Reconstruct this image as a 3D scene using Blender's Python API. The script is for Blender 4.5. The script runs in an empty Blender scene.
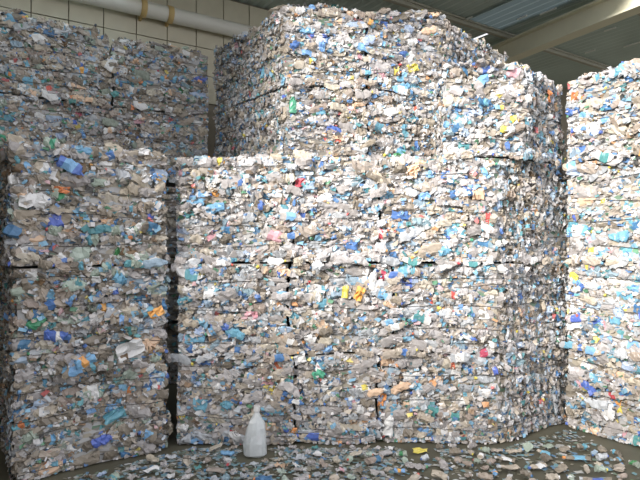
import bpy, bmesh, math, random
import numpy as np
from mathutils.bvhtree import BVHTree
from mathutils import Vector, Matrix, noise

R = random.Random(7)
scene = bpy.context.scene
C = scene.collection

# ------------------------------------------------------------------ camera
EYE = 1.7
FPX = 530.0
cam_d = bpy.data.cameras.new('camera')
cam_d.lens = FPX / 640.0 * 36.0
cam_d.sensor_width = 36.0
cam_d.clip_end = 200
cam = bpy.data.objects.new('camera', cam_d)
C.objects.link(cam)
cam.location = (0, 0, EYE)
cam.rotation_euler = (math.pi / 2, 0, 0)
scene.camera = cam

# ------------------------------------------------------------------ sky, sun, exposure
world = bpy.data.worlds.new('overcast_sky')
scene.world = world
world.use_nodes = True
bg = world.node_tree.nodes['Background']
bg.inputs['Color'].default_value = (0.95, 0.955, 1.0, 1)
bg.inputs['Strength'].default_value = 0.74
sun_d = bpy.data.lights.new('sun', 'SUN')
sun_d.energy = 3.7
sun_d.angle = math.radians(18)
sun_d.color = (1.0, 0.94, 0.86)
sun = bpy.data.objects.new('sun', sun_d)
C.objects.link(sun)
sun.location = (-6, -9, 9)
sun.rotation_euler = Vector((-0.65, -0.76, 0.42)).to_track_quat('Z', 'Y').to_euler()
scene.view_settings.view_transform = 'Standard'
scene.view_settings.look = 'None'
scene.view_settings.gamma = 1.0
scene.view_settings.use_curve_mapping = False
scene.view_settings.exposure = 0.90

# ------------------------------------------------------------------ materials
def nodes_of(name):
    m = bpy.data.materials.new(name)
    m.use_nodes = True
    nt = m.node_tree
    return m, nt, nt.nodes['Principled BSDF']

def plastic(name, col, rough=0.28, var=0.25, clear=0.0, hue=0.0):
    """crushed plastic: colour varies from piece to piece and in fine wrinkles"""
    m, nt, p = nodes_of(name)
    N, L = nt.nodes, nt.links
    info = N.new('ShaderNodeObjectInfo')
    tc = N.new('ShaderNodeTexCoord')
    nz = N.new('ShaderNodeTexNoise')
    nz.inputs['Scale'].default_value = 38
    nz.inputs['Detail'].default_value = 3
    L.new(tc.outputs['Object'], nz.inputs['Vector'])
    add = N.new('ShaderNodeMath'); add.operation = 'ADD'
    L.new(info.outputs['Random'], add.inputs[0])
    L.new(nz.outputs['Fac'], add.inputs[1])
    mr = N.new('ShaderNodeMapRange')
    mr.inputs['From Min'].default_value = 0.35
    mr.inputs['From Max'].default_value = 1.65
    mr.inputs['To Min'].default_value = 1 - var
    mr.inputs['To Max'].default_value = 1 + var
    L.new(add.outputs[0], mr.inputs['Value'])
    hs = N.new('ShaderNodeHueSaturation')
    hs.inputs['Color'].default_value = (*col, 1)
    L.new(mr.outputs['Result'], hs.inputs['Value'])
    if hue:
        mh = N.new('ShaderNodeMapRange')
        mh.inputs['To Min'].default_value = 0.5 - hue
        mh.inputs['To Max'].default_value = 0.5 + hue
        L.new(info.outputs['Random'], mh.inputs['Value'])
        L.new(mh.outputs['Result'], hs.inputs['Hue'])
    L.new(hs.outputs['Color'], p.inputs['Base Color'])
    p.inputs['Roughness'].default_value = rough
    p.inputs['IOR'].default_value = 1.55
    bp = N.new('ShaderNodeBump')
    bp.inputs['Strength'].default_value = 0.35
    bp.inputs['Distance'].default_value = 0.01
    L.new(nz.outputs['Fac'], bp.inputs['Height'])
    L.new(bp.outputs['Normal'], p.inputs['Normal'])
    if clear:
        out = N['Material Output']
        tr = N.new('ShaderNodeBsdfTransparent')
        tr.inputs['Color'].default_value = (0.92, 0.93, 0.92, 1)
        mx = N.new('ShaderNodeMixShader')
        mx.inputs['Fac'].default_value = clear
        L.new(p.outputs[0], mx.inputs[1]); L.new(tr.outputs[0], mx.inputs[2])
        L.new(mx.outputs[0], out.inputs['Surface'])
    return m

M = {
    'clear_warm': plastic('clear_plastic_warm', (0.57, 0.505, 0.43), 0.3, 0.28, 0.2, 0.02),
    'clear_sand': plastic('clear_plastic_sand', (0.54, 0.46, 0.385), 0.3, 0.30, 0.2, 0.02),
    'clear_grey': plastic('clear_plastic_grey', (0.51, 0.48, 0.475), 0.27, 0.28, 0.25),
    'clear_pale': plastic('clear_plastic_pale', (0.60, 0.575, 0.58), 0.27, 0.2, 0.2),
    'clear_cool': plastic('clear_plastic_cool', (0.58, 0.61, 0.65), 0.27, 0.35, 0.22),
    'clear_blue': plastic('clear_plastic_blue', (0.40, 0.53, 0.66), 0.27, 0.35, 0.18, 0.03),
    'clear_green': plastic('clear_plastic_green', (0.44, 0.52, 0.44), 0.3, 0.35, 0.18, 0.04),
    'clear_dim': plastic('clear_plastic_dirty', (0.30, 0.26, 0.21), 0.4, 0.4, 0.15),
    'white': plastic('white_plastic', (0.76, 0.76, 0.76), 0.3, 0.1),
    'blue': plastic('blue_plastic', (0.09, 0.20, 0.46), 0.35, 0.4, 0, 0.03),
    'sky': plastic('light_blue_plastic', (0.20, 0.44, 0.64), 0.35, 0.35, 0, 0.03),
    'teal': plastic('teal_plastic', (0.12, 0.34, 0.38), 0.35, 0.4, 0, 0.04),
    'green': plastic('green_plastic', (0.08, 0.32, 0.16), 0.35, 0.4, 0, 0.04),
    'brown': plastic('brown_plastic', (0.22, 0.15, 0.09), 0.35, 0.4),
    'orange': plastic('orange_plastic', (0.80, 0.36, 0.12), 0.35, 0.2, 0, 0.02),
    'peach': plastic('peach_plastic', (0.76, 0.54, 0.38), 0.35, 0.2),
    'red': plastic('red_plastic', (0.60, 0.10, 0.10), 0.35, 0.3, 0, 0.03),
    'pink': plastic('pink_plastic', (0.74, 0.42, 0.48), 0.35, 0.3),
    'yellow': plastic('yellow_plastic', (0.80, 0.68, 0.14), 0.35, 0.2),
    'dark': plastic('dark_plastic', (0.05, 0.06, 0.07), 0.35, 0.4),
}

def scrap_material():
    m, nt, p = nodes_of('plastic_scrap_mix')
    a = nt.nodes.new('ShaderNodeVertexColor'); a.layer_name = 'col'
    nt.links.new(a.outputs['Color'], p.inputs['Base Color'])
    p.inputs['Roughness'].default_value = 0.28
    return m
M['scrap'] = scrap_material()

def core_material():
    m, nt, p = nodes_of('packed_plastic')
    N, L = nt.nodes, nt.links
    tc = N.new('ShaderNodeTexCoord')
    mp = N.new('ShaderNodeMapping'); mp.inputs['Scale'].default_value = (16, 16, 34)
    L.new(tc.outputs['Object'], mp.inputs['Vector'])
    v = N.new('ShaderNodeTexVoronoi'); v.inputs['Scale'].default_value = 1
    L.new(mp.outputs['Vector'], v.inputs['Vector'])
    cr = N.new('ShaderNodeValToRGB')
    sp = N.new('ShaderNodeSeparateColor')
    L.new(v.outputs['Color'], sp.inputs['Color'])
    L.new(sp.outputs['Red'], cr.inputs['Fac'])
    cr.color_ramp.interpolation = 'CONSTANT'
    e = cr.color_ramp.elements
    e[0].color = (0.27, 0.25, 0.22, 1); e[1].color = (0.45, 0.45, 0.46, 1); e[1].position = 0.3
    for pos, c in ((0.55, (0.42, 0.38, 0.31, 1)), (0.75, (0.10, 0.20, 0.33, 1)), (0.82, (0.5, 0.5, 0.5, 1)), (0.94, (0.16, 0.25, 0.18, 1))):
        x = e.new(pos); x.color = c
    L.new(cr.outputs['Color'], p.inputs['Base Color'])
    p.inputs['Roughness'].default_value = 0.5
    return m
M['core'] = core_material()

def simple(name, col, rough=0.6, nscale=6, nvar=0.2, metallic=0.0, bump=0.0):
    m, nt, p = nodes_of(name)
    N, L = nt.nodes, nt.links
    tc = N.new('ShaderNodeTexCoord')
    nz = N.new('ShaderNodeTexNoise')
    nz.inputs['Scale'].default_value = nscale
    nz.inputs['Detail'].default_value = 6
    L.new(tc.outputs['Object'], nz.inputs['Vector'])
    mix = N.new('ShaderNodeMix'); mix.data_type = 'RGBA'
    mix.inputs[6].default_value = (*[c * (1 - nvar) for c in col], 1)
    mix.inputs[7].default_value = (*[min(1, c * (1 + nvar)) for c in col], 1)
    L.new(nz.outputs['Fac'], mix.inputs[0])
    L.new(mix.outputs[2], p.inputs['Base Color'])
    p.inputs['Roughness'].default_value = rough
    p.inputs['Metallic'].default_value = metallic
    if bump:
        bp = N.new('ShaderNodeBump'); bp.inputs['Strength'].default_value = bump
        L.new(nz.outputs['Fac'], bp.inputs['Height']); L.new(bp.outputs['Normal'], p.inputs['Normal'])
    return m
M['wire'] = simple('baling_wire', (0.10, 0.095, 0.085), 0.5, 20, 0.3, 0.5)
M['floor'] = simple('dirty_concrete', (0.115, 0.108, 0.075), 0.55, 2.2, 0.55, 0, 0.25)
M['block'] = simple('cream_block', (0.66, 0.62, 0.49), 0.85, 5, 0.12, 0, 0.1)
M['mortar'] = simple('grey_mortar', (0.26, 0.23, 0.18), 0.9, 9, 0.2)
M['roof'] = simple('grey_roof_sheet', (0.54, 0.64, 0.62), 0.5, 1.2, 0.2, 0.2)
M['beam'] = simple('cream_painted_steel', (0.80, 0.77, 0.60), 0.5, 3, 0.1)
M['purlin'] = simple('grey_steel', (0.40, 0.39, 0.33), 0.5, 3, 0.15)
M['pipe'] = simple('white_pipe', (0.82, 0.81, 0.74), 0.4, 3, 0.06)
M['band'] = simple('ochre_pipe_collar', (0.68, 0.50, 0.22), 0.5, 4, 0.1)
M['foil'] = simple('pale_strip', (0.85, 0.87, 0.85), 0.4, 4, 0.05)

def skylight_material(name, fac):
    m, nt, p = nodes_of(name)
    t = nt.nodes.new('ShaderNodeBsdfTranslucent')
    t.inputs['Color'].default_value = (0.55, 0.72, 0.80, 1)
    mx = nt.nodes.new('ShaderNodeMixShader'); mx.inputs['Fac'].default_value = fac
    p.inputs['Base Color'].default_value = (0.3, 0.4, 0.42, 1)
    nt.links.new(p.outputs[0], mx.inputs[1]); nt.links.new(t.outputs[0], mx.inputs[2])
    nt.links.new(mx.outputs[0], nt.nodes['Material Output'].inputs['Surface'])
    return m
M['skylight'] = skylight_material('translucent_roof_sheet', 0.05)
M['skylight_added'] = skylight_material('added_roof_sheet', 0.7)

# ------------------------------------------------------------------ helpers
def link(name, mesh, parent=None):
    o = bpy.data.objects.new(name, mesh)
    C.objects.link(o)
    if parent:
        o.parent = parent
    return o

def tag(o, label, cat, group=None):
    o['label'] = label; o['category'] = cat
    if group: o['group'] = group
    return o

def mesh_from(name, verts, faces, mats, fm=None):
    me = bpy.data.meshes.new(name)
    me.from_pydata([tuple(v) for v in verts], [], faces)
    for m in mats: me.materials.append(m)
    if fm:
        me.polygons.foreach_set('material_index', fm)
    me.update()
    return me

def box_vf(o, ax, ay, az):
    """box from corner o spanned by three vectors"""
    o, ax, ay, az = map(Vector, (o, ax, ay, az))
    v = [o, o + ax, o + ax + ay, o + ay, o + az, o + ax + az, o + ax + ay + az, o + ay + az]
    f = [(0, 3, 2, 1), (4, 5, 6, 7), (0, 1, 5, 4), (1, 2, 6, 5), (2, 3, 7, 6), (3, 0, 4, 7)]
    return v, f

def tube_vf(pts, r, n=6, closed=False):
    vs, fs = [], []
    k = len(pts)
    for i, p in enumerate(pts):
        a = pts[(i - 1) % k] if (closed or i > 0) else p
        b = pts[(i + 1) % k] if (closed or i < k - 1) else p
        d = (Vector(b) - Vector(a)).normalized()
        s = d.cross(Vector((0, 0, 1)))
        if s.length < 1e-4: s = Vector((1, 0, 0))
        s.normalize(); t = s.cross(d)
        for j in range(n):
            an = 2 * math.pi * j / n
            vs.append(Vector(p) + s * math.cos(an) * r + t * math.sin(an) * r)
    for i in range(k if closed else k - 1):
        for j in range(n):
            a, b = i * n, ((i + 1) % k) * n
            fs.append((a + j, a + (j + 1) % n, b + (j + 1) % n, b + j))
    if not closed:
        fs.append(tuple(range(n - 1, -1, -1)))
        fs.append(tuple((k - 1) * n + j for j in range(n)))
    return vs, fs

# ------------------------------------------------------------------ setting
UA = math.radians(33)
U = Vector((math.cos(UA), math.sin(UA), 0))       # along the block wall
V = Vector((math.sin(UA), -math.cos(UA), 0))      # from the wall towards the yard
W0 = Vector((-2.06, 7.5, 0))                      # a point at the foot of the wall
ROOF = 5.32
Z = Vector((0, 0, 1))
def wp(u, v, z): return W0 + U * u + V * v + Z * z

def struct(name, vf, mat):
    o = link(name, mesh_from(name, vf[0], vf[1], [mat])); o['kind'] = 'structure'
    return o

struct('floor', box_vf((-16, -14, -0.2), (36, 0, 0), (0, 40, 0), (0, 0, 0.2)), M['floor'])
wall = struct('wall_back', box_vf(wp(-7, -0.30, 0), U * 22, V * 0.285, Z * ROOF), M['mortar'])
bw, bh = 0.42, 0.40
bv, bf = box_vf((0, 0, 0), U * (bw - 0.014), V * 0.03, Z * (bh - 0.012))
block_me = mesh_from('block', bv, bf, [M['block']])
for r in range(4):
    for c in range(-6, 11):
        b = link('block', block_me, wall)
        b.location = wp(-2.62 + c * bw, -0.018 + R.uniform(0, 0.008), 3.70 + r * bh)
struct('wall_left_shade', box_vf(wp(-5.0, 0, 0), U * 0.2, V * 4.25, Z * ROOF), M['mortar'])  # unseen side wall, added with its end set to shade the left stacks
struct('wall_added_yard_shade', box_vf((-5.6, 0.4, 0), Vector((0.76, -0.65, 0)) * 11.5, Vector((-0.65, -0.76, 0)) * 0.25, Z * 3.65), M['mortar'])  # unseen wall across the yard, added to shade the lower bales
struct('wall_added_pier_shade', box_vf((-2.52, 3.62, 0), (0.33, -0.50, 0), (-0.20, -0.13, 0), Z * 3.6), M['mortar'])  # unseen pier, added to darken the near left stack
struct('wall_right', box_vf(wp(14.7, -0.3, 0), U * 0.3, V * 3.6, Z * ROOF), M['mortar'])

# roof: corrugated sheet carried by a cream beam and purlins
def corrugated(u0, u1, v0, v1, z, pitch=0.16, depth=0.025):
    vs, fs = [], []
    n = int((u1 - u0) / (pitch / 2))
    for i in range(n + 1):
        u = u0 + (u1 - u0) * i / n
        zz = z + (depth if i % 2 else 0)
        vs += [wp(u, v0, zz), wp(u, v1, zz)]
    for i in range(n):
        fs.append((2 * i, 2 * i + 1, 2 * i + 3, 2 * i + 2))
    return vs, fs
RV = 3.75
SK0, SK1 = 4.45, 5.2        # the translucent sheet between two roof sheets
SK2, SK3 = -2.3, -0.9       # unseen translucent sheet, added to light the wall and its tall stacks
vs, fs = [], []
for (a_, b_, c_, d_) in ((-7, SK2, -0.3, RV), (SK2, SK3, -0.3, 0.15), (SK3, SK0, -0.3, RV), (SK0, SK1, -0.3, 1.45), (SK1, 15, -0.3, RV)):
    v2, f2 = corrugated(a_, b_, c_, d_, ROOF)
    k = len(vs)
    vs += v2; fs += [tuple(i + k for i in f) for f in f2]
roof = struct('ceiling', (vs, fs), M['roof'])
for (a_, b_, c_, m_) in ((SK0, SK1, 1.45, 'skylight'), (SK2, SK3, 0.15, 'skylight_added')):
    sv, sf = corrugated(a_ - .05, b_ + .05, c_ - .05, RV, ROOF - .012)
    link('skylight_sheet', mesh_from('skylight_sheet', sv, sf, [M[m_]]), roof)

def beam(name, a, b, w, h, mat):
    """I-beam hanging under the roof from a to b (world points on its top line)"""
    a, b = Vector(a), Vector(b)
    d = b - a
    s = d.normalized().cross(Z)
    vs, fs = [], []
    for (ww, z0, z1) in ((w, -0.03, 0.0), (w * 0.22, -h + 0.03, -0.03), (w, -h, -h + 0.03)):
        v, f = box_vf(a - s * ww / 2 + Z * z0, d, s * ww, Z * (z1 - z0))
        o = len(vs); vs += v; fs += [tuple(i + o for i in q) for q in f]
    return link(name, mesh_from(name, vs, fs, [mat]), roof)

def roof_pt(px, py, z=ROOF):
    d = (z - EYE) * FPX / (240 - py)
    return Vector(((px - 320) / FPX * d, d, z))

for uu in (5.77, -0.6, 11.9):
    beam('roof_beam', wp(uu, -0.28, ROOF - 0.10), wp(uu - 0.55, RV + .85, ROOF - 0.10), 0.24, 0.34, M['beam'])
for vv in (-0.1, 1.42, 3.2):
    beam('purlin', wp(-7, vv, ROOF), wp(14.6, vv, ROOF), 0.07, 0.10, M['purlin'])
for px, py, l in ((548, 12, .28), (466, 20, .25), (497, 33, .12), (545, 32, .3), (632, 45, .3), (522, 18, .18), (610, 30, .2), (590, 52, .2)):  # short pale strips under the roof sheets
    p = roof_pt(px, py, ROOF - 0.03)
    v, f = box_vf(-V * l / 2 - U * 0.012, V * l, U * 0.024, Z * 0.02)
    o = link('roof_streak', mesh_from('roof_streak', v, f, [M['foil']]), roof)
    o.location = p

# white pipe along the wall
pv, pf = tube_vf([wp(-6.5 + i, 0.17, 4.80) for i in range(11)], 0.105, 14)
pipe = bpy.data.objects.new('wall_pipe', None); C.objects.link(pipe)
pipe.location = wp(-1, 0.17, 4.80)
tag(pipe, 'white round pipe with ochre collars running along the cream block wall', 'pipe')
def pipe_part(name, vf, mat, smooth=True):
    me = mesh_from(name, [v - pipe.location for v in vf[0]], vf[1], [mat])
    if smooth:
        me.polygons.foreach_set('use_smooth', [True] * len(me.polygons))
    return link(name, me, pipe)
pipe_part('pipe_run', (pv, pf), M['pipe'])
for uu in (-0.52, -0.16, 2.4, -3.2):
    pipe_part('collar', tube_vf([wp(uu, 0.17, 4.80), wp(uu + 0.075, 0.17, 4.80)], 0.118, 14), M['band'])
    v, f = box_vf(wp(uu + 0.02, -0.01, 4.68), U * 0.03, V * 0.10, Z * 0.24)
    pipe_part('bracket', (v, f), M['band'], False)

# ------------------------------------------------------------------ crushed bottle meshes
def crushed_bottle(rng, kind, body, label, cap):
    """one flattened, crumpled bottle; long axis x, thickness z, origin at its middle"""
    n = 8
    if kind == 'flat':
        Ln, Wd, Th = rng.uniform(.18, .25), rng.uniform(.075, .10), rng.uniform(.022, .04)
        prof = [(0, .72), (.06, .95), (.2, 1), (.34, .9), (.48, 1.02), (.62, .98), (.74, .8), (.85, .42), (.90, .27), (1, .27)]
    elif kind == 'squat':
        Ln, Wd, Th = rng.uniform(.10, .15), rng.uniform(.075, .10), rng.uniform(.04, .06)
        prof = [(0, .75), (.1, 1), (.25, .82), (.4, 1.08), (.55, .86), (.7, 1.0), (.82, .6), (.9, .3), (1, .28)]
    else:                                        # folded in two
        Ln, Wd, Th = rng.uniform(.12, .17), rng.uniform(.065, .09), rng.uniform(.035, .055)
        prof = [(0, .55), (.08, .95), (.25, 1.05), (.42, .8), (.6, 1.05), (.78, .9), (.93, .85), (1, .45)]
    bend = rng.uniform(-.25, .25)
    skew = rng.uniform(-.3, .3)
    vs, fs, fm = [], [], []
    has_cap = kind != 'fold'
    lab0, lab1 = (2, 5) if kind == 'flat' else (3, 5)
    for i, (t, w) in enumerate(prof):
        x = (t - .5) * Ln
        neck = has_cap and i >= len(prof) - 2
        j_ = 0.03 if neck else 0.20
        oy = bend * Ln * (t - .5) ** 2 * 2 + rng.uniform(-.006, .006)
        oz = rng.uniform(-.007, .007) if not neck else 0
        for k in range(n):
            a = 2 * math.pi * k / n + skew * t
            y = math.cos(a) * Wd / 2 * w * (1 + rng.uniform(-j_, j_))
            if neck:
                z = math.sin(a) * 0.014
                y = math.cos(a) * 0.014
            else:
                z = math.sin(a) * Th / 2 * (1 + rng.uniform(-.6, .45))
            xx = x + (rng.uniform(-.012, .012) if not neck else 0)
            vs.append((xx, y + oy, z + oz))
    m = len(prof)
    for i in range(m - 1):
        for k in range(n):
            fs.append((i * n + k, i * n + (k + 1) % n, (i + 1) * n + (k + 1) % n, (i + 1) * n + k))
            mi = 0
            if label and lab0 <= i < lab1: mi = 1
            if has_cap and i == m - 2: mi = 2
            fm.append(mi)
    fs.append(tuple(range(n - 1, -1, -1))); fm.append(0)
    fs.append(tuple((m - 1) * n + k for k in range(n))); fm.append(2 if has_cap else 0)
    me = mesh_from('crushed_bottle', vs, fs, [body, label or body, cap or body], fm)
    me['look'] = {'flat': 'long flattened', 'squat': 'short squashed', 'fold': 'folded'}[kind]
    return me

def bottle_end(rng, body, cap):
    """the round end of a bottle looking out of the bale; axis z"""
    n = 9
    r = rng.uniform(.028, .042)
    vs, fs, fm = [], [], []
    prof = [(-.07, 1.05), (-.02, 1.1), (.012, .95), (.02, .62), (.004, .3)]
    for (z, w) in prof:
        for k in range(n):
            a = 2 * math.pi * k / n
            q = r * w * (1 + rng.uniform(-.16, .16))
            vs.append((math.cos(a) * q * rng.uniform(.85, 1.2), math.sin(a) * q * .8, z + rng.uniform(-.008, .008)))
    for i in range(len(prof) - 1):
        for k in range(n):
            fs.append((i * n + k, i * n + (k + 1) % n, (i + 1) * n + (k + 1) % n, (i + 1) * n + k))
            fm.append(1 if i == 3 else 0)
    fs.append(tuple((len(prof) - 1) * n + k for k in range(n))); fm.append(1)
    return mesh_from('bottle_end', vs, fs, [body, cap], fm)

def crumpled_film(rng, mat):
    """a crumpled piece of film or bag; folded sheet with a back"""
    a, b = 4, 4
    L_, H_ = rng.uniform(.10, .17), rng.uniform(.06, .10)
    vs, fs = [], []
    for i in range(a + 1):
        for j in range(b + 1):
            e = 1.0 - 0.25 * rng.random()
            vs.append(((i / a - .5) * L_ * e, (j / b - .5) * H_ * e, rng.uniform(-.018, .024)))
    for i in range(a):
        for j in range(b):
            q = i * (b + 1) + j
            fs.append((q, q + b + 1, q + b + 2, q + 1))
    return mesh_from('crumpled_film', vs, fs, [mat])

STYLES = {
    'warm': [('clear_warm', 30), ('clear_sand', 22), ('clear_grey', 14), ('clear_pale', 12), ('clear_cool', 6), ('clear_dim', 5), ('white', 3), ('clear_green', 2), ('clear_blue', 2), ('peach', 1.2), ('sky', .6), ('brown', 1)],
    'cool': [('clear_warm', 10), ('clear_sand', 5), ('clear_grey', 26), ('clear_pale', 20), ('clear_cool', 18), ('clear_blue', 8), ('clear_dim', 3), ('white', 6), ('sky', 1.8), ('blue', 1.5), ('teal', .8), ('green', .5)],
    'dirty': [('clear_sand', 22), ('clear_warm', 12), ('clear_dim', 28), ('clear_grey', 14), ('clear_cool', 8), ('clear_green', 5), ('clear_blue', 3), ('white', 2.5), ('blue', 1.0), ('teal', 1.4), ('green', 1), ('brown', 3), ('sky', 1.2), ('peach', 1)],  # dirty plastic tones, dark ones weighted up to deepen shade on left stacks
}
LAB = [(None, 74), ('white', 7), ('blue', 5), ('sky', 6), ('red', .8), ('pink', .9), ('green', 1), ('yellow', .4), ('teal', 1.6), ('orange', .5), ('peach', 1.6)]
CAP = [('white', 20), ('blue', 22), ('sky', 18), ('green', 6), ('red', 2.5), ('yellow', 2), ('orange', 2.5), ('dark', 6), ('clear_cool', 20)]
def pick(tab, rng=R):
    x = rng.uniform(0, sum(w for _, w in tab))
    for k, w in tab:
        x -= w
        if x <= 0: return k
    return tab[-1][0]
def mm(k): return M[k] if k else None

LIB, ENDS, FILMS = {}, {}, {}
for st, body in STYLES.items():
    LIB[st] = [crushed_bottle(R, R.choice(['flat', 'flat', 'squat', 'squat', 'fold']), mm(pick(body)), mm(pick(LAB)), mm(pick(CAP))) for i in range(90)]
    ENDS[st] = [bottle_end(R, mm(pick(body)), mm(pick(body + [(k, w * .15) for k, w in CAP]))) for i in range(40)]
    FILMS[st] = [crumpled_film(R, mm(pick(body + [('pink', .7), ('white', 5), ('yellow', .3), ('sky', 1)]))) for i in range(36)]

SCRAP_COL = [((.58, .55, .54), 26), ((.52, .46, .39), 20), ((.70, .69, .70), 12), ((.40, .37, .33), 12), ((.55, .60, .65), 12),
             ((.14, .27, .52), 6), ((.26, .48, .66), 8), ((.14, .36, .40), 4.5), ((.14, .32, .20), 2), ((.12, .12, .12), 6),
             ((.70, .38, .20), .7), ((.60, .18, .18), .7), ((.78, .66, .22), .5), ((.70, .47, .50), 1.0), ((.30, .21, .14), 3)]

def scraps_mesh(name, items, crinkle=.25):
    """items: (position, normal, tangent, size, colour) -> bent flakes in one mesh"""
    vs, fs, cols = [], [], []
    for p, nrm, tan, s, c in items:
        b = nrm.cross(tan)
        o = len(vs)
        w = R.uniform(.35, .8)
        for (x, y) in ((-1, -1), (0, -1), (1, -1), (1, 1), (0, 1), (-1, 1)):
            q = p + tan * (x * s * .5 * R.uniform(.7, 1.2)) + b * (y * s * .5 * w * R.uniform(.6, 1.2)) + nrm * R.uniform(-crinkle, crinkle) * s
            vs.append(q)
        fs += [(o, o + 1, o + 4, o + 5), (o + 1, o + 2, o + 3, o + 4)]
        cols += [c] * 8
    me = mesh_from(name, vs, fs, [M['scrap']])
    at = me.color_attributes.new('col', 'FLOAT_COLOR', 'CORNER')
    at.data.foreach_set('color', [x for c in cols for x in (*c, 1.0)])
    return me

# ------------------------------------------------------------------ bales
def frame(ax, n):
    n = n.normalized()
    ax = (ax - n * ax.dot(n)).normalized()
    ay = n.cross(ax)
    return Matrix((ax, ay, n)).transposed()

def seam(x, y, z):
    """how far the joint at height z sags or rises here; bales above and below share it"""
    if z < .1: return 0.0
    return 0.028 * noise.noise(Vector((x * .9 + z * 3.1, y * .9, z * 7.3)))

def side_seam(key, z):
    """sideways wander of the upright joint named key, shared by the two bales that meet there"""
    if key is None: return 0.0
    return 0.040 * noise.noise(Vector((key * 7.7, z * 2.3, 1.3))) + 0.018 * noise.noise(Vector((key * 3.1, z * 7.0, 5.3)))

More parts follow.
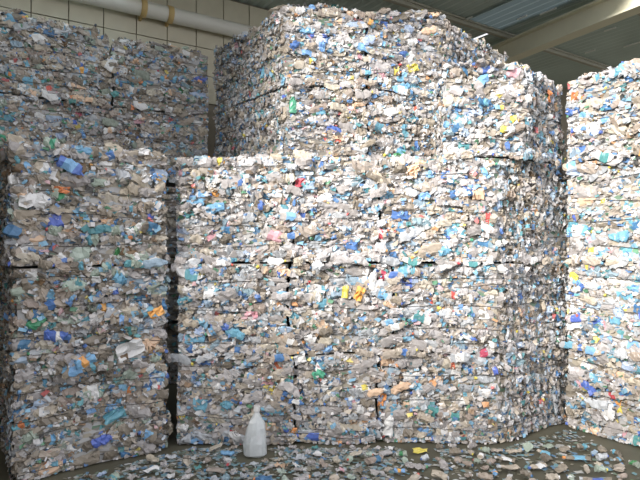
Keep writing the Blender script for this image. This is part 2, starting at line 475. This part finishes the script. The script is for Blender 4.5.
def bale(fp, z0, z1, faces, label, wires=4, seed=0, dens=1.0, ragged=0.0, style=('cool', 'warm', 0.14), joints=(None, None), group='wired bales of crushed bottles', specials=()):
    """fp: footprint FL, FR, BR, BL seen from the yard; faces: subset of F L R T"""
    rng = random.Random(seed * 31 + 5)
    FL, FR, BR, BL = [Vector((x, y, 0)) for x, y in fp]
    cen = (FL + FR + BR + BL) / 4
    root = bpy.data.objects.new('bottle_bale', None); C.objects.link(root)
    root.location = (cen.x, cen.y, z0)
    tag(root, label, 'bale', group)
    H = z1 - z0
    org = Vector((cen.x, cen.y, z0))
    edges = {'F': (FL, FR), 'R': (FR, BR), 'B': (BR, BL), 'L': (BL, FL)}
    fd = (FR - FL); fl_ = fd.length; fd = fd / fl_
    def warp(v):
        f = max(0, min(1, v.z / H))
        g = max(0, min(1, (v + org - FL).dot(fd) / fl_))
        zz = v.z + z0
        return v + fd * ((1 - g) * side_seam(joints[0], zz) + g * side_seam(joints[1], zz)) + Z * ((1 - f) * seam(v.x + org.x, v.y + org.y, z0) + f * seam(v.x + org.x, v.y + org.y, z1))
    nrm = {}
    for k, (a, b) in edges.items():
        d = (b - a).normalized()
        nrm[k] = Vector((d.y, -d.x, 0))
    sp = H / (wires + .3)
    ph = seed * 1.7
    wires = rng.choice([3, 4, 4, 5])
    sp = H / (wires + .3)
    wz = [sp * (.65 + i) + rng.uniform(-.045, .045) for i in range(wires)]
    def off(k, s, t, Lk):
        dmin = min(abs(t - w) for w in wz)
        bulge = 0.022 * min(1, dmin / (sp * .45))
        e = min(s * Lk, (1 - s) * Lk, 0.10) / 0.10
        ez = min(t, H - t, 0.07) / 0.07
        rd = -0.015 * (1 - e) ** 2 - 0.008 * (1 - ez) ** 2
        nz = noise.noise(Vector((s * Lk * 2.6 + ph, t * 2.6, ph + ord(k[0])))) * 0.05
        return bulge + rd + nz - 0.03
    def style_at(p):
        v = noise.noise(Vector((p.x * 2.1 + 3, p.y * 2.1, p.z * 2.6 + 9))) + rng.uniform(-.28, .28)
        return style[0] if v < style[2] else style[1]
    capped = 'T' in faces
    built = set(f.upper() for f in faces)
    def p0_ok(K, end):                       # does face K end against another bale at this end?
        i = 'FRBL'.index(K)
        return 'FRBL'[(i + (1 if end else -1)) % 4] not in built
    # packed core
    c = []
    order = 'FRBL'
    for i in range(4):                       # corner i lies between edge i-1 and edge i
        k0, k1 = order[i - 1], order[i]
        p0 = edges[k0][1]
        n0, n1 = nrm[k0], nrm[k1]
        o0 = -0.036 if k0 in built else -0.009
        o1 = -0.036 if k1 in built else -0.009
        det = n0.x * n1.y - n0.y * n1.x
        c.append(p0 + Vector(((o0 * n1.y - o1 * n0.y) / det, (o1 * n0.x - o0 * n1.x) / det, 0)))
    nx, nzv = 6, 6
    vs, fs = [], []
    ring = []
    for i in range(4):
        a, b = c[i], c[(i + 1) % 4]
        for j in range(nx): ring.append(a.lerp(b, j / nx))
    m = len(ring)
    for q in range(nzv + 1):
        t = 0.009 + (H - (0.03 if capped else 0.018)) * q / nzv
        for p in ring:
            j = Vector((rng.uniform(-.004, .004), rng.uniform(-.004, .004), rng.uniform(-.008, .008) if 0 < q < nzv else 0))
            vs.append(warp(p + j + Z * (z0 + t) - org))
    for q in range(nzv):
        for i in range(m):
            fs.append((q * m + i, q * m + (i + 1) % m, (q + 1) * m + (i + 1) % m, (q + 1) * m + i))
    fs.append(tuple(range(m - 1, -1, -1)))
    fs.append(tuple(nzv * m + i for i in range(m)))
    link('packed_core', mesh_from('packed_core', vs, fs, [M['core']]), root)
    # wires right round
    for w in wz:
        pts = []
        sag = rng.uniform(-.02, .02)
        for k in 'FRBL':
            a, b = edges[k]
            Lk = (b - a).length
            for j in range(8):
                s = j / 8
                o_ = off(k, s, w, Lk) + 0.03 if k in built else -0.010
                pts.append(a.lerp(b, s) + nrm[k] * o_ + Z * (z0 + w + sag * math.sin(s * 6.28 + ph)) - org)
        v, f = tube_vf([warp(p) for p in pts], 0.0026, 4, True)
        link('baling_wire', mesh_from('baling_wire', v, f, [M['wire']]), root)
    # bottles and scraps, face by face
    items = []
    count = 0
    for fk in faces:
        endon = fk in 'lr'
        K = fk.upper()
        if K == 'T':
            continue
        a, b = edges[K]
        n = nrm[K]
        d = (b - a).normalized()
        Lk = (b - a).length
        hr, hs = (0.060, 0.115) if not endon else (0.072, 0.075)
        rows = max(3, round(H / hr * math.sqrt(dens)))
        cols = max(3, round(Lk / hs * math.sqrt(dens)))
        for r in range(rows):
            for q in range(cols):
                s = (q + .5 + rng.uniform(-.45, .45) + (r % 2) * .5 - .25) / cols
                t = (r + .5 + rng.uniform(-.35, .35)) / rows * H
                s = min(.985, max(.015, s))
                t = min(H - .03, max(.035, t))
                p = a.lerp(b, s) + n * (off(K, s, t, Lk) + rng.uniform(-.022, .012)) + Z * (z0 + t)
                x = rng.random()
                if endon and x < .5:
                    me = rng.choice(ENDS[style_at(p)])
                    ax = d * math.cos(x * 40) + Z * math.sin(x * 40)
                    nn = n + d * rng.uniform(-.45, .45) + Z * rng.uniform(-.45, .45)
                    sc = rng.uniform(.75, 1.25)
                elif x < .86:
                    me = rng.choice(LIB[style_at(p)])
                    an = rng.gauss(0, .30) + (math.pi if rng.random() < .5 else 0)
                    if endon: an += math.pi / 2
                    ax = d * math.cos(an) + Z * math.sin(an)
                    nn = n + Z * rng.uniform(-.38, .34) + d * rng.uniform(-.22, .22)
                    sc = rng.uniform(.65, 1.12) * (.7 if endon else 1)
                else:
                    me = rng.choice(FILMS[style_at(p)])
                    an = rng.uniform(-.6, .6)
                    ax = d * math.cos(an) + Z * math.sin(an)
                    nn = n + Z * rng.uniform(-.5, .5) + d * rng.uniform(-.4, .4)
                    sc = rng.uniform(.7, 1.25)
                o = link(me.name.split('.')[0], me, root)
                mt = frame(ax, nn) * sc
                co = [mt @ v.co for v in me.vertices]
                zs = [c_.z for c_ in co]; ds = [c_.dot(d) for c_ in co]
                if r == 0: p.z -= min(zs) + t - rng.uniform(.004, .010); t -= min(zs) + t - .004
                if r == rows - 1 and not capped: p.z += (H - rng.uniform(.004, .010)) - (max(zs) + t); t = H - .004 - max(zs)
                if q == 0 and p0_ok(K, 0): p -= d * (min(ds) + s * Lk - rng.uniform(0, .004)); s = -min(ds) / Lk
                if q == cols - 1 and p0_ok(K, 1): p += d * (Lk - rng.uniform(0, .004) - max(ds) - s * Lk); s = 1 - max(ds) / Lk
                lo, hi = p.z - z0 + min(zs), p.z - z0 + max(zs)           # keep every piece inside its own bale
                if hi > H - .004 and not capped: p.z -= hi - (H - .004)
                if lo < .004: p.z += .004 - lo
                x0 = s * Lk
                if max(ds) + x0 > Lk: p -= d * (max(ds) + x0 - Lk)
                if min(ds) + x0 < 0: p -= d * (min(ds) + x0)
                o.matrix_basis = Matrix.Translation(warp(p - org)) @ mt.to_4x4()
                count += 1
        ns = int(1150 * Lk * H * dens)
        for _ in range(ns):
            s, t = rng.uniform(.035, .965), rng.uniform(.03, H - .03)
            p = a.lerp(b, s) + n * (off(K, s, t, Lk) + rng.uniform(-.03, .03)) + Z * t - Z * 0
            nn = (n + Z * rng.uniform(-.6, .6) + d * rng.uniform(-.6, .6)).normalized()
            tn = (d + Z * rng.gauss(0, .5)) if not endon else (Z + d * rng.gauss(0, .5))
            tn = (tn - nn * tn.dot(nn)).normalized()
            c_ = pick(SCRAP_COL, rng); g = rng.uniform(.75, 1.15)
            items.append((warp(Vector((p.x - org.x, p.y - org.y, p.z))), nn, tn, rng.uniform(.022, .06), tuple(min(1, v * g) for v in c_)))
        # small flakes packed right up to the joints
        def edge_item(s, t, size, tn):
            p = a.lerp(b, s) + n * (off(K, s, t, Lk) + rng.uniform(-.012, .022)) + Z * t
            nn = (n + Z * rng.uniform(-.2, .2) + d * rng.uniform(-.2, .2)).normalized()
            tn = (tn - nn * tn.dot(nn)).normalized()
            c_ = pick(SCRAP_COL, rng); g = rng.uniform(.75, 1.15)
            items.append((warp(Vector((p.x - org.x, p.y - org.y, p.z))), nn, tn, size, tuple(min(1, v * g) for v in c_)))
        for _ in range(int(Lk * 130)):
            z_ = rng.uniform(.025, .05)
            w_ = z_ * .50 + .003
            edge_item(rng.uniform(.04, .96), w_ if rng.random() < .5 or capped else H - w_, z_, d)
        for _ in range(int(H * 130)):
            z_ = rng.uniform(.025, .05)
            w_ = (z_ * .50 + .003) / Lk
            e_ = rng.random() < .5
            if p0_ok(K, e_): edge_item(1 - w_ if e_ else w_, rng.uniform(.04, H - .04), z_, Z)
    if 'T' in faces:
        # loose ends bulging over the top
        nxy = int(9 * dens)
        for _ in range(int(95 * dens)):
            s, q = rng.uniform(.09, .91), .05 + .9 * rng.random() ** 1.6
            base = FL.lerp(FR, s).lerp(BL.lerp(BR, s), q * .98)
            hump = (0.03 + ragged * (0.5 + 0.5 * noise.noise(Vector((base.x * 2.2 + ph, base.y * 2.2, ph)))))
            hump *= min(1, min(s, 1 - s) * 6 + .25) * min(1, q * 5 + .35)
            me = rng.choice(LIB[style_at(base)] + FILMS[style_at(base)])
            an = rng.uniform(0, 6.28)
            o = link(me.name.split('.')[0], me, root)
            p = base + Z * (z1 - .02 + hump * rng.uniform(.3, 1)) - org
            o.matrix_basis = Matrix.Translation(warp(p)) @ (frame(Vector((math.cos(an), math.sin(an), 0)), Vector((rng.uniform(-.6, .6), rng.uniform(-.8, .3), 1))) * rng.uniform(.7, 1.15)).to_4x4()
            count += 1
        for _ in range(int(500 * dens)):
            s, q = rng.uniform(.09, .91), .05 + .9 * rng.random() ** 1.6
            base = FL.lerp(FR, s).lerp(BL.lerp(BR, s), q * .98)
            hump = 0.03 + ragged * (0.5 + 0.5 * noise.noise(Vector((base.x * 2.2 + ph, base.y * 2.2, ph))))
            hump *= min(1, min(s, 1 - s) * 6 + .25) * min(1, q * 5 + .35)
            p = base + Z * (z1 - .03 + hump * rng.uniform(0, 1.1)) - org
            nn = Vector((rng.uniform(-1, 1), rng.uniform(-1, .4), 1)).normalized()
            tn = nn.cross(Vector((rng.uniform(-1, 1), rng.uniform(-1, 1), .2))).normalized()
            c_ = pick(SCRAP_COL, rng)
            items.append((p, nn, tn, rng.uniform(.03, .07), c_))
    so = link('plastic_scraps', scraps_mesh('plastic_scraps', items), root)
    so['kind'] = 'stuff'
    # pieces that stand out, placed on the front or side face
    for (name, K, s, t, me, an, sc, lab) in specials:
        a, b = edges[K]
        n = nrm[K]; d = (b - a).normalized(); Lk = (b - a).length
        p = a.lerp(b, s) + n * (off(K, s, t, Lk) + .03) + Z * (z0 + t) - org
        o = link(name, me, root)
        o.matrix_basis = Matrix.Translation(warp(p)) @ (frame(d * math.cos(an) + Z * math.sin(an), n) * sc).to_4x4()
        o['label'] = lab
    REG.append(dict(root=root, edges=edges, nrm=nrm, H=H, z0=z0, off=off, warp=warp, org=org, style_at=style_at, built=built, p0_ok=p0_ok, rng=rng, dens=dens, joints=joints))
    return root

REG = []
POLY = {}
def tree_of(parts):
    vs, ps, base = [], [], 0
    for o, loc in parts:
        me = o.data
        co = np.empty(len(me.vertices) * 3); me.vertices.foreach_get('co', co)
        mt = np.array(o.matrix_basis)
        w = co.reshape(-1, 3) @ mt[:3, :3].T + mt[:3, 3] + np.array(loc)
        if me.name not in POLY: POLY[me.name] = [tuple(p.vertices) for p in me.polygons]
        vs += w.tolist()
        ps += [tuple(i + base for i in p) for p in POLY[me.name]]
        base += len(w)
    return BVHTree.FromPolygons(vs, ps)

def bridge_joints():
    """loose pieces that hang out of one bale across the joint to the next, clear of the neighbour's own pieces"""
    trees = [(g['root'], tree_of([(c, g['root'].location) for c in g['root'].children])) for g in REG if g['dens'] > .5]
    for g in REG:
        if g['dens'] < .5: continue
        rng, H, z0, org = g['rng'], g['H'], g['z0'], g['org']
        for K in 'FR':
            if K not in g['built']: continue
            a, b = g['edges'][K]; n = g['nrm'][K]
            d = (b - a).normalized(); Lk = (b - a).length
            cand = []
            if z0 > .1:
                cand += [(rng.uniform(.05, .95), rng.uniform(.0, .03), rng.uniform(-.35, .35)) for _ in range(int(Lk * 12))]
            if z0 < 3.5 and K == 'F':
                cand += [(rng.uniform(.05, .95), H - rng.uniform(.0, .03), rng.uniform(-.35, .35)) for _ in range(int(Lk * 6))]
            for end in (0, 1):
                if K == 'F' and g['joints'][end] is not None:
                    cand += [((Lk - rng.uniform(0, .03)) / Lk if end else rng.uniform(0, .03) / Lk, rng.uniform(.05, H - .05), rng.uniform(-.7, .7)) for _ in range(int(H * 13))]
            for s, t, an in cand:
                p = a.lerp(b, s) + Z * (z0 + t)
                st = g['style_at'](p)
                me = rng.choice(LIB[st] if rng.random() < .6 else FILMS[st])
                mt = frame(d * math.cos(an) + Z * math.sin(an), n + Z * rng.uniform(-.15, .15)) * rng.uniform(.55, .9)
                mt = mt @ Matrix.Diagonal((1, 1, .75))
                for k in range(6):
                    q = g['warp'](p + n * (g['off'](K, min(.98, max(.02, s)), min(H, max(0, t)), Lk) + .012 + k * .014) - org)
                    m4 = Matrix.Translation(q + org) @ mt.to_4x4()
                    tr = BVHTree.FromPolygons([tuple(m4 @ v.co) for v in me.vertices], [tuple(x.vertices) for x in me.polygons])
                    if not any(r is not g['root'] and tr.overlap(x) for r, x in trees):
                        o = link(me.name.split('.')[0], me, g['root'])
                        o.matrix_basis = Matrix.Translation(q) @ mt.to_4x4()
                        trees.append((g['root'], tr))
                        break

def quad(fl, fr, depth):
    """footprint square to its front edge"""
    fl, fr = Vector((*fl, 0)), Vector((*fr, 0))
    d = (fr - fl).normalized()
    n = Vector((-d.y, d.x, 0)) * depth
    return [(p.x, p.y) for p in (fl, fr, fr + n, fl + n)]

def sp_bottle(body, label=None, cap='white', kind='flat', seed=1):
    return crushed_bottle(random.Random(seed), kind, M[body], mm(label), M[cap])
def sp_film(mat, seed=1):
    return crumpled_film(random.Random(seed), M[mat])

Z1, Z2, Z3, Z4, Z5 = 0.75, 1.51, 2.40, 3.20, 4.0
ROWN = ['bottom', 'middle', 'top']
n_ = 0
STAG = [[.0, .03, -.07, .02], [.01, -.02, .06, .0], [-.015, .025, -.05, -.02]]
# three low stacks facing the yard
cols_low = [
    ([(-1.19, 4.38), (-0.252, 4.40), (-0.252, 6.0), (-1.19, 6.0)], 'F', 'beside the dark gap'),
    ([(-0.246, 4.42), (0.528, 4.41), (0.528, 6.0), (-0.246, 6.0)], 'F', 'between two other low front stacks'),
    ([(0.534, 4.42), (1.48, 4.38), (2.40, 5.02), (0.56, 6.0)], 'Fr', 'carrying the bright white bale'),
]
rows = [(0, Z1), (Z1, Z2), (Z2, Z3)]
SPEC = {
    (0, 0): [],
    (0, 1): [('crumpled_film', 'F', .68, .34, sp_film('pink', 3), 0, 1.0, 'pink film scrap')],
    (1, 0): [('crushed_bottle', 'F', .28, .60, sp_bottle('green', None, 'green', 'squat', 4), .2, .9, 'green crushed bottle')],
    (1, 1): [('crumpled_film', 'F', .68, .50, sp_film('orange', 5), 1.2, .9, 'orange film scrap'),
             ('crumpled_film', 'F', .55, .52, sp_film('yellow', 6), 1.5, .7, 'yellow film scrap'),
             ('crushed_bottle', 'F', .80, .62, sp_bottle('white', None, 'sky', 'flat', 7), 1.4, .9, 'white crushed bottle')],
    (1, 2): [('crumpled_film', 'F', .07, .66, sp_film('red', 8), .1, .8, 'red film scrap')],
    (2, 0): [('crumpled_film', 'F', .03, .55, sp_film('peach', 9), 1.4, .9, 'peach film scrap'),
             ('crumpled_film', 'F', .05, .36, sp_film('orange', 10), 1.4, .9, 'orange film scrap'),
             ('crushed_bottle', 'F', .10, .16, sp_bottle('white', 'white', 'sky', 'flat', 17), 1.4, .9, 'white crushed bottle')],
    (2, 2): [('crumpled_film', 'F', .30, .80, sp_film('peach', 11), .3, .9, 'peach film scrap'),
             ('crushed_bottle', 'F', .55, .10, sp_bottle('sky', None, 'sky', 'squat', 12), .3, .8, 'light blue crushed bottle')],
}
for ci, (fp, faces, where) in enumerate(cols_low):
    for ri, (a, b) in enumerate(rows):
        n_ += 1
        (ax_, ay_), (bx_, by_), (cx_, cy_), (dx_, dy_) = fp
        sl, sr = STAG[ri][ci], STAG[ri][ci + 1]
        yy = R.uniform(-.035, .03)
        j = [(ax_ + sl, ay_ + yy), (bx_ + sr, by_ + yy), (cx_ + (sr if ci < 2 else 0), cy_), (dx_ + sl, dy_)]
        bale(j, a, b, faces, 'pale bottle bale, %s, in the low stack %s' % (['at its foot', 'second up', 'third up'][ri], where),
             wires=4, seed=n_, joints=(ri * 10 + ci if ci else None, ri * 10 + ci + 1 if ci < 2 else None), specials=SPEC.get((ci, ri), ()))

# dim stack left of the dark gap; its dirty palette also paints in shade
LFL, LFR = (-2.13, 3.65), (-1.225, 4.28)
SL = {0: [('crumpled_film', 'F', .62, .36, sp_film('sky', 20), .3, 1.1, 'light blue film scrap'),
          ('crushed_bottle', 'F', .55, .18, sp_bottle('blue', None, 'blue', 'flat', 21), .2, .8, 'blue crushed bottle')],
      1: [('crushed_bottle', 'F', .25, .26, sp_bottle('blue', 'white', 'blue', 'squat', 22), 0, 1.0, 'blue crushed bottle'),
          ('crumpled_film', 'F', .90, .38, sp_film('orange', 23), .4, .8, 'orange film scrap'),
          ('crumpled_film', 'F', .72, .12, sp_film('white', 24), .3, 1.5, 'white crumpled bag')],
      2: [('crushed_bottle', 'F', .36, .72, sp_bottle('blue', 'sky', 'blue', 'flat', 25), -.6, .95, 'blue crushed bottle'),
          ('crumpled_film', 'F', .30, .55, sp_film('orange', 26), 0, .8, 'orange film scrap'),
          ('crumpled_film', 'F', .13, .47, sp_film('white', 27), .2, 1.25, 'round white crushed container')]}
for ri, (a, b) in enumerate(rows):
    n_ += 1
    fl = (LFL[0] + R.uniform(-.02, .02), LFL[1] + R.uniform(-.02, .02))
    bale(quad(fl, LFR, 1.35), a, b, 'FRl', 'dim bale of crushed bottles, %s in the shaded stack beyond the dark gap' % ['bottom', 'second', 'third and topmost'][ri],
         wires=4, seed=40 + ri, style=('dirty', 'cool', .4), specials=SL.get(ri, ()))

# tall stacks against the block wall
A0, A1 = (-3.27, 5.30), (-2.338, 5.925)
B0, B1 = (-2.33, 5.93), (-1.345, 6.42)
for who, (p, q) in (('left', (A0, A1)), ('right', (B0, B1))):
    for ri, (a, b) in enumerate(rows + [(Z3, Z4), (Z4, Z5)]):
        n_ += 1
        low = ri < 3
        desc = 'under the wall pipe beside the grey bale side' if who == 'right' else 'by the wall, behind the shaded stack'
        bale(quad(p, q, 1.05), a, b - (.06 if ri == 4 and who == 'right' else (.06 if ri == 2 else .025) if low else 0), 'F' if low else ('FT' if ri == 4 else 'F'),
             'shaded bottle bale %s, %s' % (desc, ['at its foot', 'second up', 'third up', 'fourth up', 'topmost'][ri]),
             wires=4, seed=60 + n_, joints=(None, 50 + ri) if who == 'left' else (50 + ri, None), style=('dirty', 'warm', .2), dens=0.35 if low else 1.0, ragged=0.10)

# tall centre stacks, two rows standing on the low front row
for ri, (a, b) in enumerate([(Z3, Z4), (Z4, Z5)]):
    n_ += 1
    sp_c = [('crushed_bottle', 'F', .10, .62, sp_bottle('green', 'green', 'white', 'flat', 31), 1.57, 1.0, 'green crushed bottle')] if ri == 0 else \
           [('crumpled_film', 'F', .45, .40, sp_film('sky', 32), 1.5, 1.0, 'light blue film scrap'), ('crushed_bottle', 'F', .12, .40, sp_bottle('blue', None, 'blue', 'squat', 33), .5, .8, 'blue crushed bottle')]
    bale([(-0.345, 5.20), (0.465, 5.30), (0.465, 6.75), (-1.29, 6.42)], a, b, 'Fl' + ('T' if ri else ''),
         'tall bale showing grey bottle ends on its side, %s of the highest centre stack' % ['lower', 'topmost'][ri], wires=4, seed=90 + ri, joints=(None, 70 + ri), style=('warm', 'cool', 0.0), ragged=0.16, specials=sp_c)
    n_ += 1
    sp_d = [('crumpled_film', 'F', .42, .14, sp_film('green', 34), .2, 1.0, 'green film scrap')] if ri == 0 else \
           [('crumpled_film', 'F', .60, .26, sp_film('yellow', 35), .3, 1.0, 'yellow film scrap')]
    bale([(0.475, 5.31), (1.26, 5.50), (2.35, 6.58), (0.48, 6.85)], a, b, 'Fr' + ('T' if ri else ''),
         'sandy bale of crushed bottles right of the highest centre bale, %s of two' % ['lower', 'upper'][ri], wires=4, seed=95 + ri, joints=(70 + ri, None), style=('warm', 'cool', .1), ragged=0.12, specials=sp_d)

# bright bale in front, on the third low stack
bale([(1.02, 4.40), (1.70, 4.38), (2.27, 4.97), (1.12, 5.16)], Z3, Z4 - .06, 'FrlT',
     'bright white bale of crushed bottles set on the low front row beside the side stack', wires=4, seed=101, ragged=0.06,
     specials=[('crushed_bottle', 'F', .50, .44, sp_bottle('blue', 'sky', 'blue', 'squat', 41), 0, .8, 'blue crushed bottle'),
               ('crumpled_film', 'R', .55, .58, sp_film('orange', 42), 1.5, .9, 'orange film scrap')])

# stack on the right coming towards the yard
for ri, (a, b) in enumerate(rows + [(Z3, Z4)]):
    n_ += 1
    bale(quad((2.235, 4.82), (2.77, 4.06), 1.25), a, b - (.06 if ri == 3 else 0), 'Fr' + ('T' if ri == 3 else ''),
         'sunlit bale of crushed bottles in the side stack under the roof beam, %s' % ['at its foot', 'second up', 'third up', 'topmost'][ri],
         wires=4, seed=120 + ri, ragged=0.10,
         specials=[('crumpled_film', 'F', .08, .62, sp_film('yellow', 44), -.5, .8, 'yellow film scrap')] if ri == 1 else
                  ([('crumpled_film', 'F', .10, .58, sp_film('orange', 45), 1.5, .9, 'orange film scrap')] if ri == 3 else ()))

bridge_joints()

# ------------------------------------------------------------------ litter on the floor
def colour_word(me):
    k = me.materials[0].name
    for w in ('light_blue', 'blue', 'teal', 'green', 'white', 'brown', 'peach', 'orange', 'dirty', 'cool', 'grey', 'warm', 'pale', 'pink', 'yellow'):
        if w in k:
            return {'light_blue': 'light blue', 'dirty': 'brownish', 'cool': 'clear', 'grey': 'clear', 'warm': 'clear', 'pale': 'pale'}.get(w, w)
    return 'clear'
placed = [(-0.512, 4.17, .13), (0.80, 4.22, .12)]
tries = 0
ALLB = [m for st in ('cool', 'dirty') for m in LIB[st] + FILMS[st]]
while len(placed) < 260 and tries < 20000:
    tries += 1
    d = R.uniform(3.05, 4.33)
    x = R.uniform(-2.0, 2.35)
    px = 320 + FPX * x / d
    dens = 1.0 if px < 380 else (.55 if px < 440 else .28)
    if d > 4.15: dens = max(dens, .75)
    if R.random() > dens: continue
    # keep clear of the dim stack and of the side stack
    if (x + 1.235) * .57 - (d - 4.27) * .82 < .15 and x < -.9: continue
    if d < 3.6 and x > -.8: continue
    if (x - 2.27) * .81 + (d - 4.78) * .58 > -.14: continue
    me = R.choice(ALLB if px < 400 else LIB['dirty'])
    sc = R.uniform(.5, .9)
    rad = max(math.hypot(v.co.x, v.co.y) for v in me.vertices) * sc
    if d + rad > 4.33 or any((x - a) ** 2 + (d - b) ** 2 < (rad * .98 + c) ** 2 for a, b, c in placed): continue
    placed.append((x, d, rad * .98))
    an = R.uniform(0, 6.28)
    o = link('loose_bottle' if 'bottle' in me.name else 'film_scrap', me)
    rot = frame(Vector((math.cos(an), math.sin(an), 0)), Vector((R.uniform(-.12, .12), R.uniform(-.12, .12), 1)))
    zmin = min((rot @ v.co).z for v in me.vertices) * sc
    o.matrix_world = Matrix.Translation((x, d, 0.013 - zmin)) @ (rot * sc).to_4x4()
    w = colour_word(me)
    zone = 'before the shaded stack' if x < -1.05 else ('at the foot of the low front row' if d > 4.08 else 'out on the open floor')
    if 'bottle' in me.name:
        lw = 'bare' if me.materials[1] == me.materials[0] else me.materials[1].name.replace('_plastic', '').replace('_', ' ') + '-labelled'
        lab = '%s %s %s bottle lying loose %s' % (me['look'], lw, w, zone)
        tag(o, lab, 'bottle', 'loose %s bottles' % ' '.join((me['look'], lw, w, zone)))
    else:
        tag(o, '%s crumpled film scrap lying loose %s' % (w, zone), 'scrap', 'loose %s film scraps %s' % (w, zone))

items = []
FLOOR_COL = [((.30, .40, .44), 10), ((.18, .34, .38), 8), ((.16, .30, .46), 6), ((.50, .50, .48), 12), ((.30, .28, .22), 16), ((.14, .14, .11), 14), ((.20, .26, .20), 6), ((.66, .66, .66), 6)]
for _ in range(5200):
    x = R.uniform(-2.0, 2.3)
    d = 4.30 + max(0, x - 1.5) * .62 - R.random() ** 1.6 * (1.0 + max(0, x - 1.5) * .6)
    px = 320 + FPX * x / d
    if R.random() > (1.0 if px < 400 else .45): continue
    if (x + 1.235) * .57 - (d - 4.27) * .82 < .08 and x < -1.0: continue
    if (x - 2.27) * .81 + (d - 4.78) * .58 > -.08: continue
    if any((x - a) ** 2 + (d - b) ** 2 < (c + .03) ** 2 for a, b, c in placed[:2]): continue
    nn = Vector((R.uniform(-.05, .05), R.uniform(-.05, .05), 1)).normalized()
    tn = nn.cross(Vector((R.uniform(-1, 1), R.uniform(-1, 1), .1))).normalized()
    items.append((Vector((x, d, .0065)), nn, tn, R.uniform(.025, .06), pick(FLOOR_COL)))
so = link('floor_scraps', scraps_mesh('floor_scraps', items, .05))
so['kind'] = 'stuff'
tag(so, 'small mixed plastic scraps scattered over the dirty floor', 'scraps')

# big white jug leaning at the foot of the first low stack
jug = bpy.data.objects.new('plastic_jug', None); C.objects.link(jug)
jug.location = (-0.512, 4.17, 0)
jug.rotation_euler = (-0.10, 0.05, 0.2)
tag(jug, 'tall translucent white jug standing at the foot of the low front row', 'jug')
rng = random.Random(3)
prof = [(.0, .070), (.012, .088), (.10, .090), (.16, .082), (.21, .078), (.26, .062), (.30, .036), (.33, .022), (.35, .022)]
vs, fs = [], []
n = 12
for z, r in prof:
    for k in range(n):
        a = 2 * math.pi * k / n
        q = r * (1 + rng.uniform(-.09, .09))
        vs.append((math.cos(a) * q, math.sin(a) * q * .72, z + .002 + (rng.uniform(-.006, .006) if .05 < z < .3 else 0)))
for i in range(len(prof) - 1):
    for k in range(n):
        fs.append((i * n + k, i * n + (k + 1) % n, (i + 1) * n + (k + 1) % n, (i + 1) * n + k))
fs.append(tuple(range(n - 1, -1, -1)))
fs.append(tuple((len(prof) - 1) * n + k for k in range(n)))
M['jug'] = plastic('milky_jug_plastic', (0.70, 0.74, 0.76), 0.3, 0.12, 0.25)
link('jug_body', mesh_from('jug_body', vs, fs, [M['jug']]), jug)
cv, cf = tube_vf([(0, 0, .345), (0, 0, .385)], .026, 10)
link('cap', mesh_from('cap', cv, cf, [M['white']]), jug)

ye = link('flattened_pouch', crumpled_film(random.Random(51), M['yellow']))
ye.location = (0.80, 4.22, .02); ye.scale = (1.25, .8, .7); ye.rotation_euler = (.25, 0, .1)
tag(ye, 'flat yellow pouch lying on the floor at the foot of the low row', 'pouch')
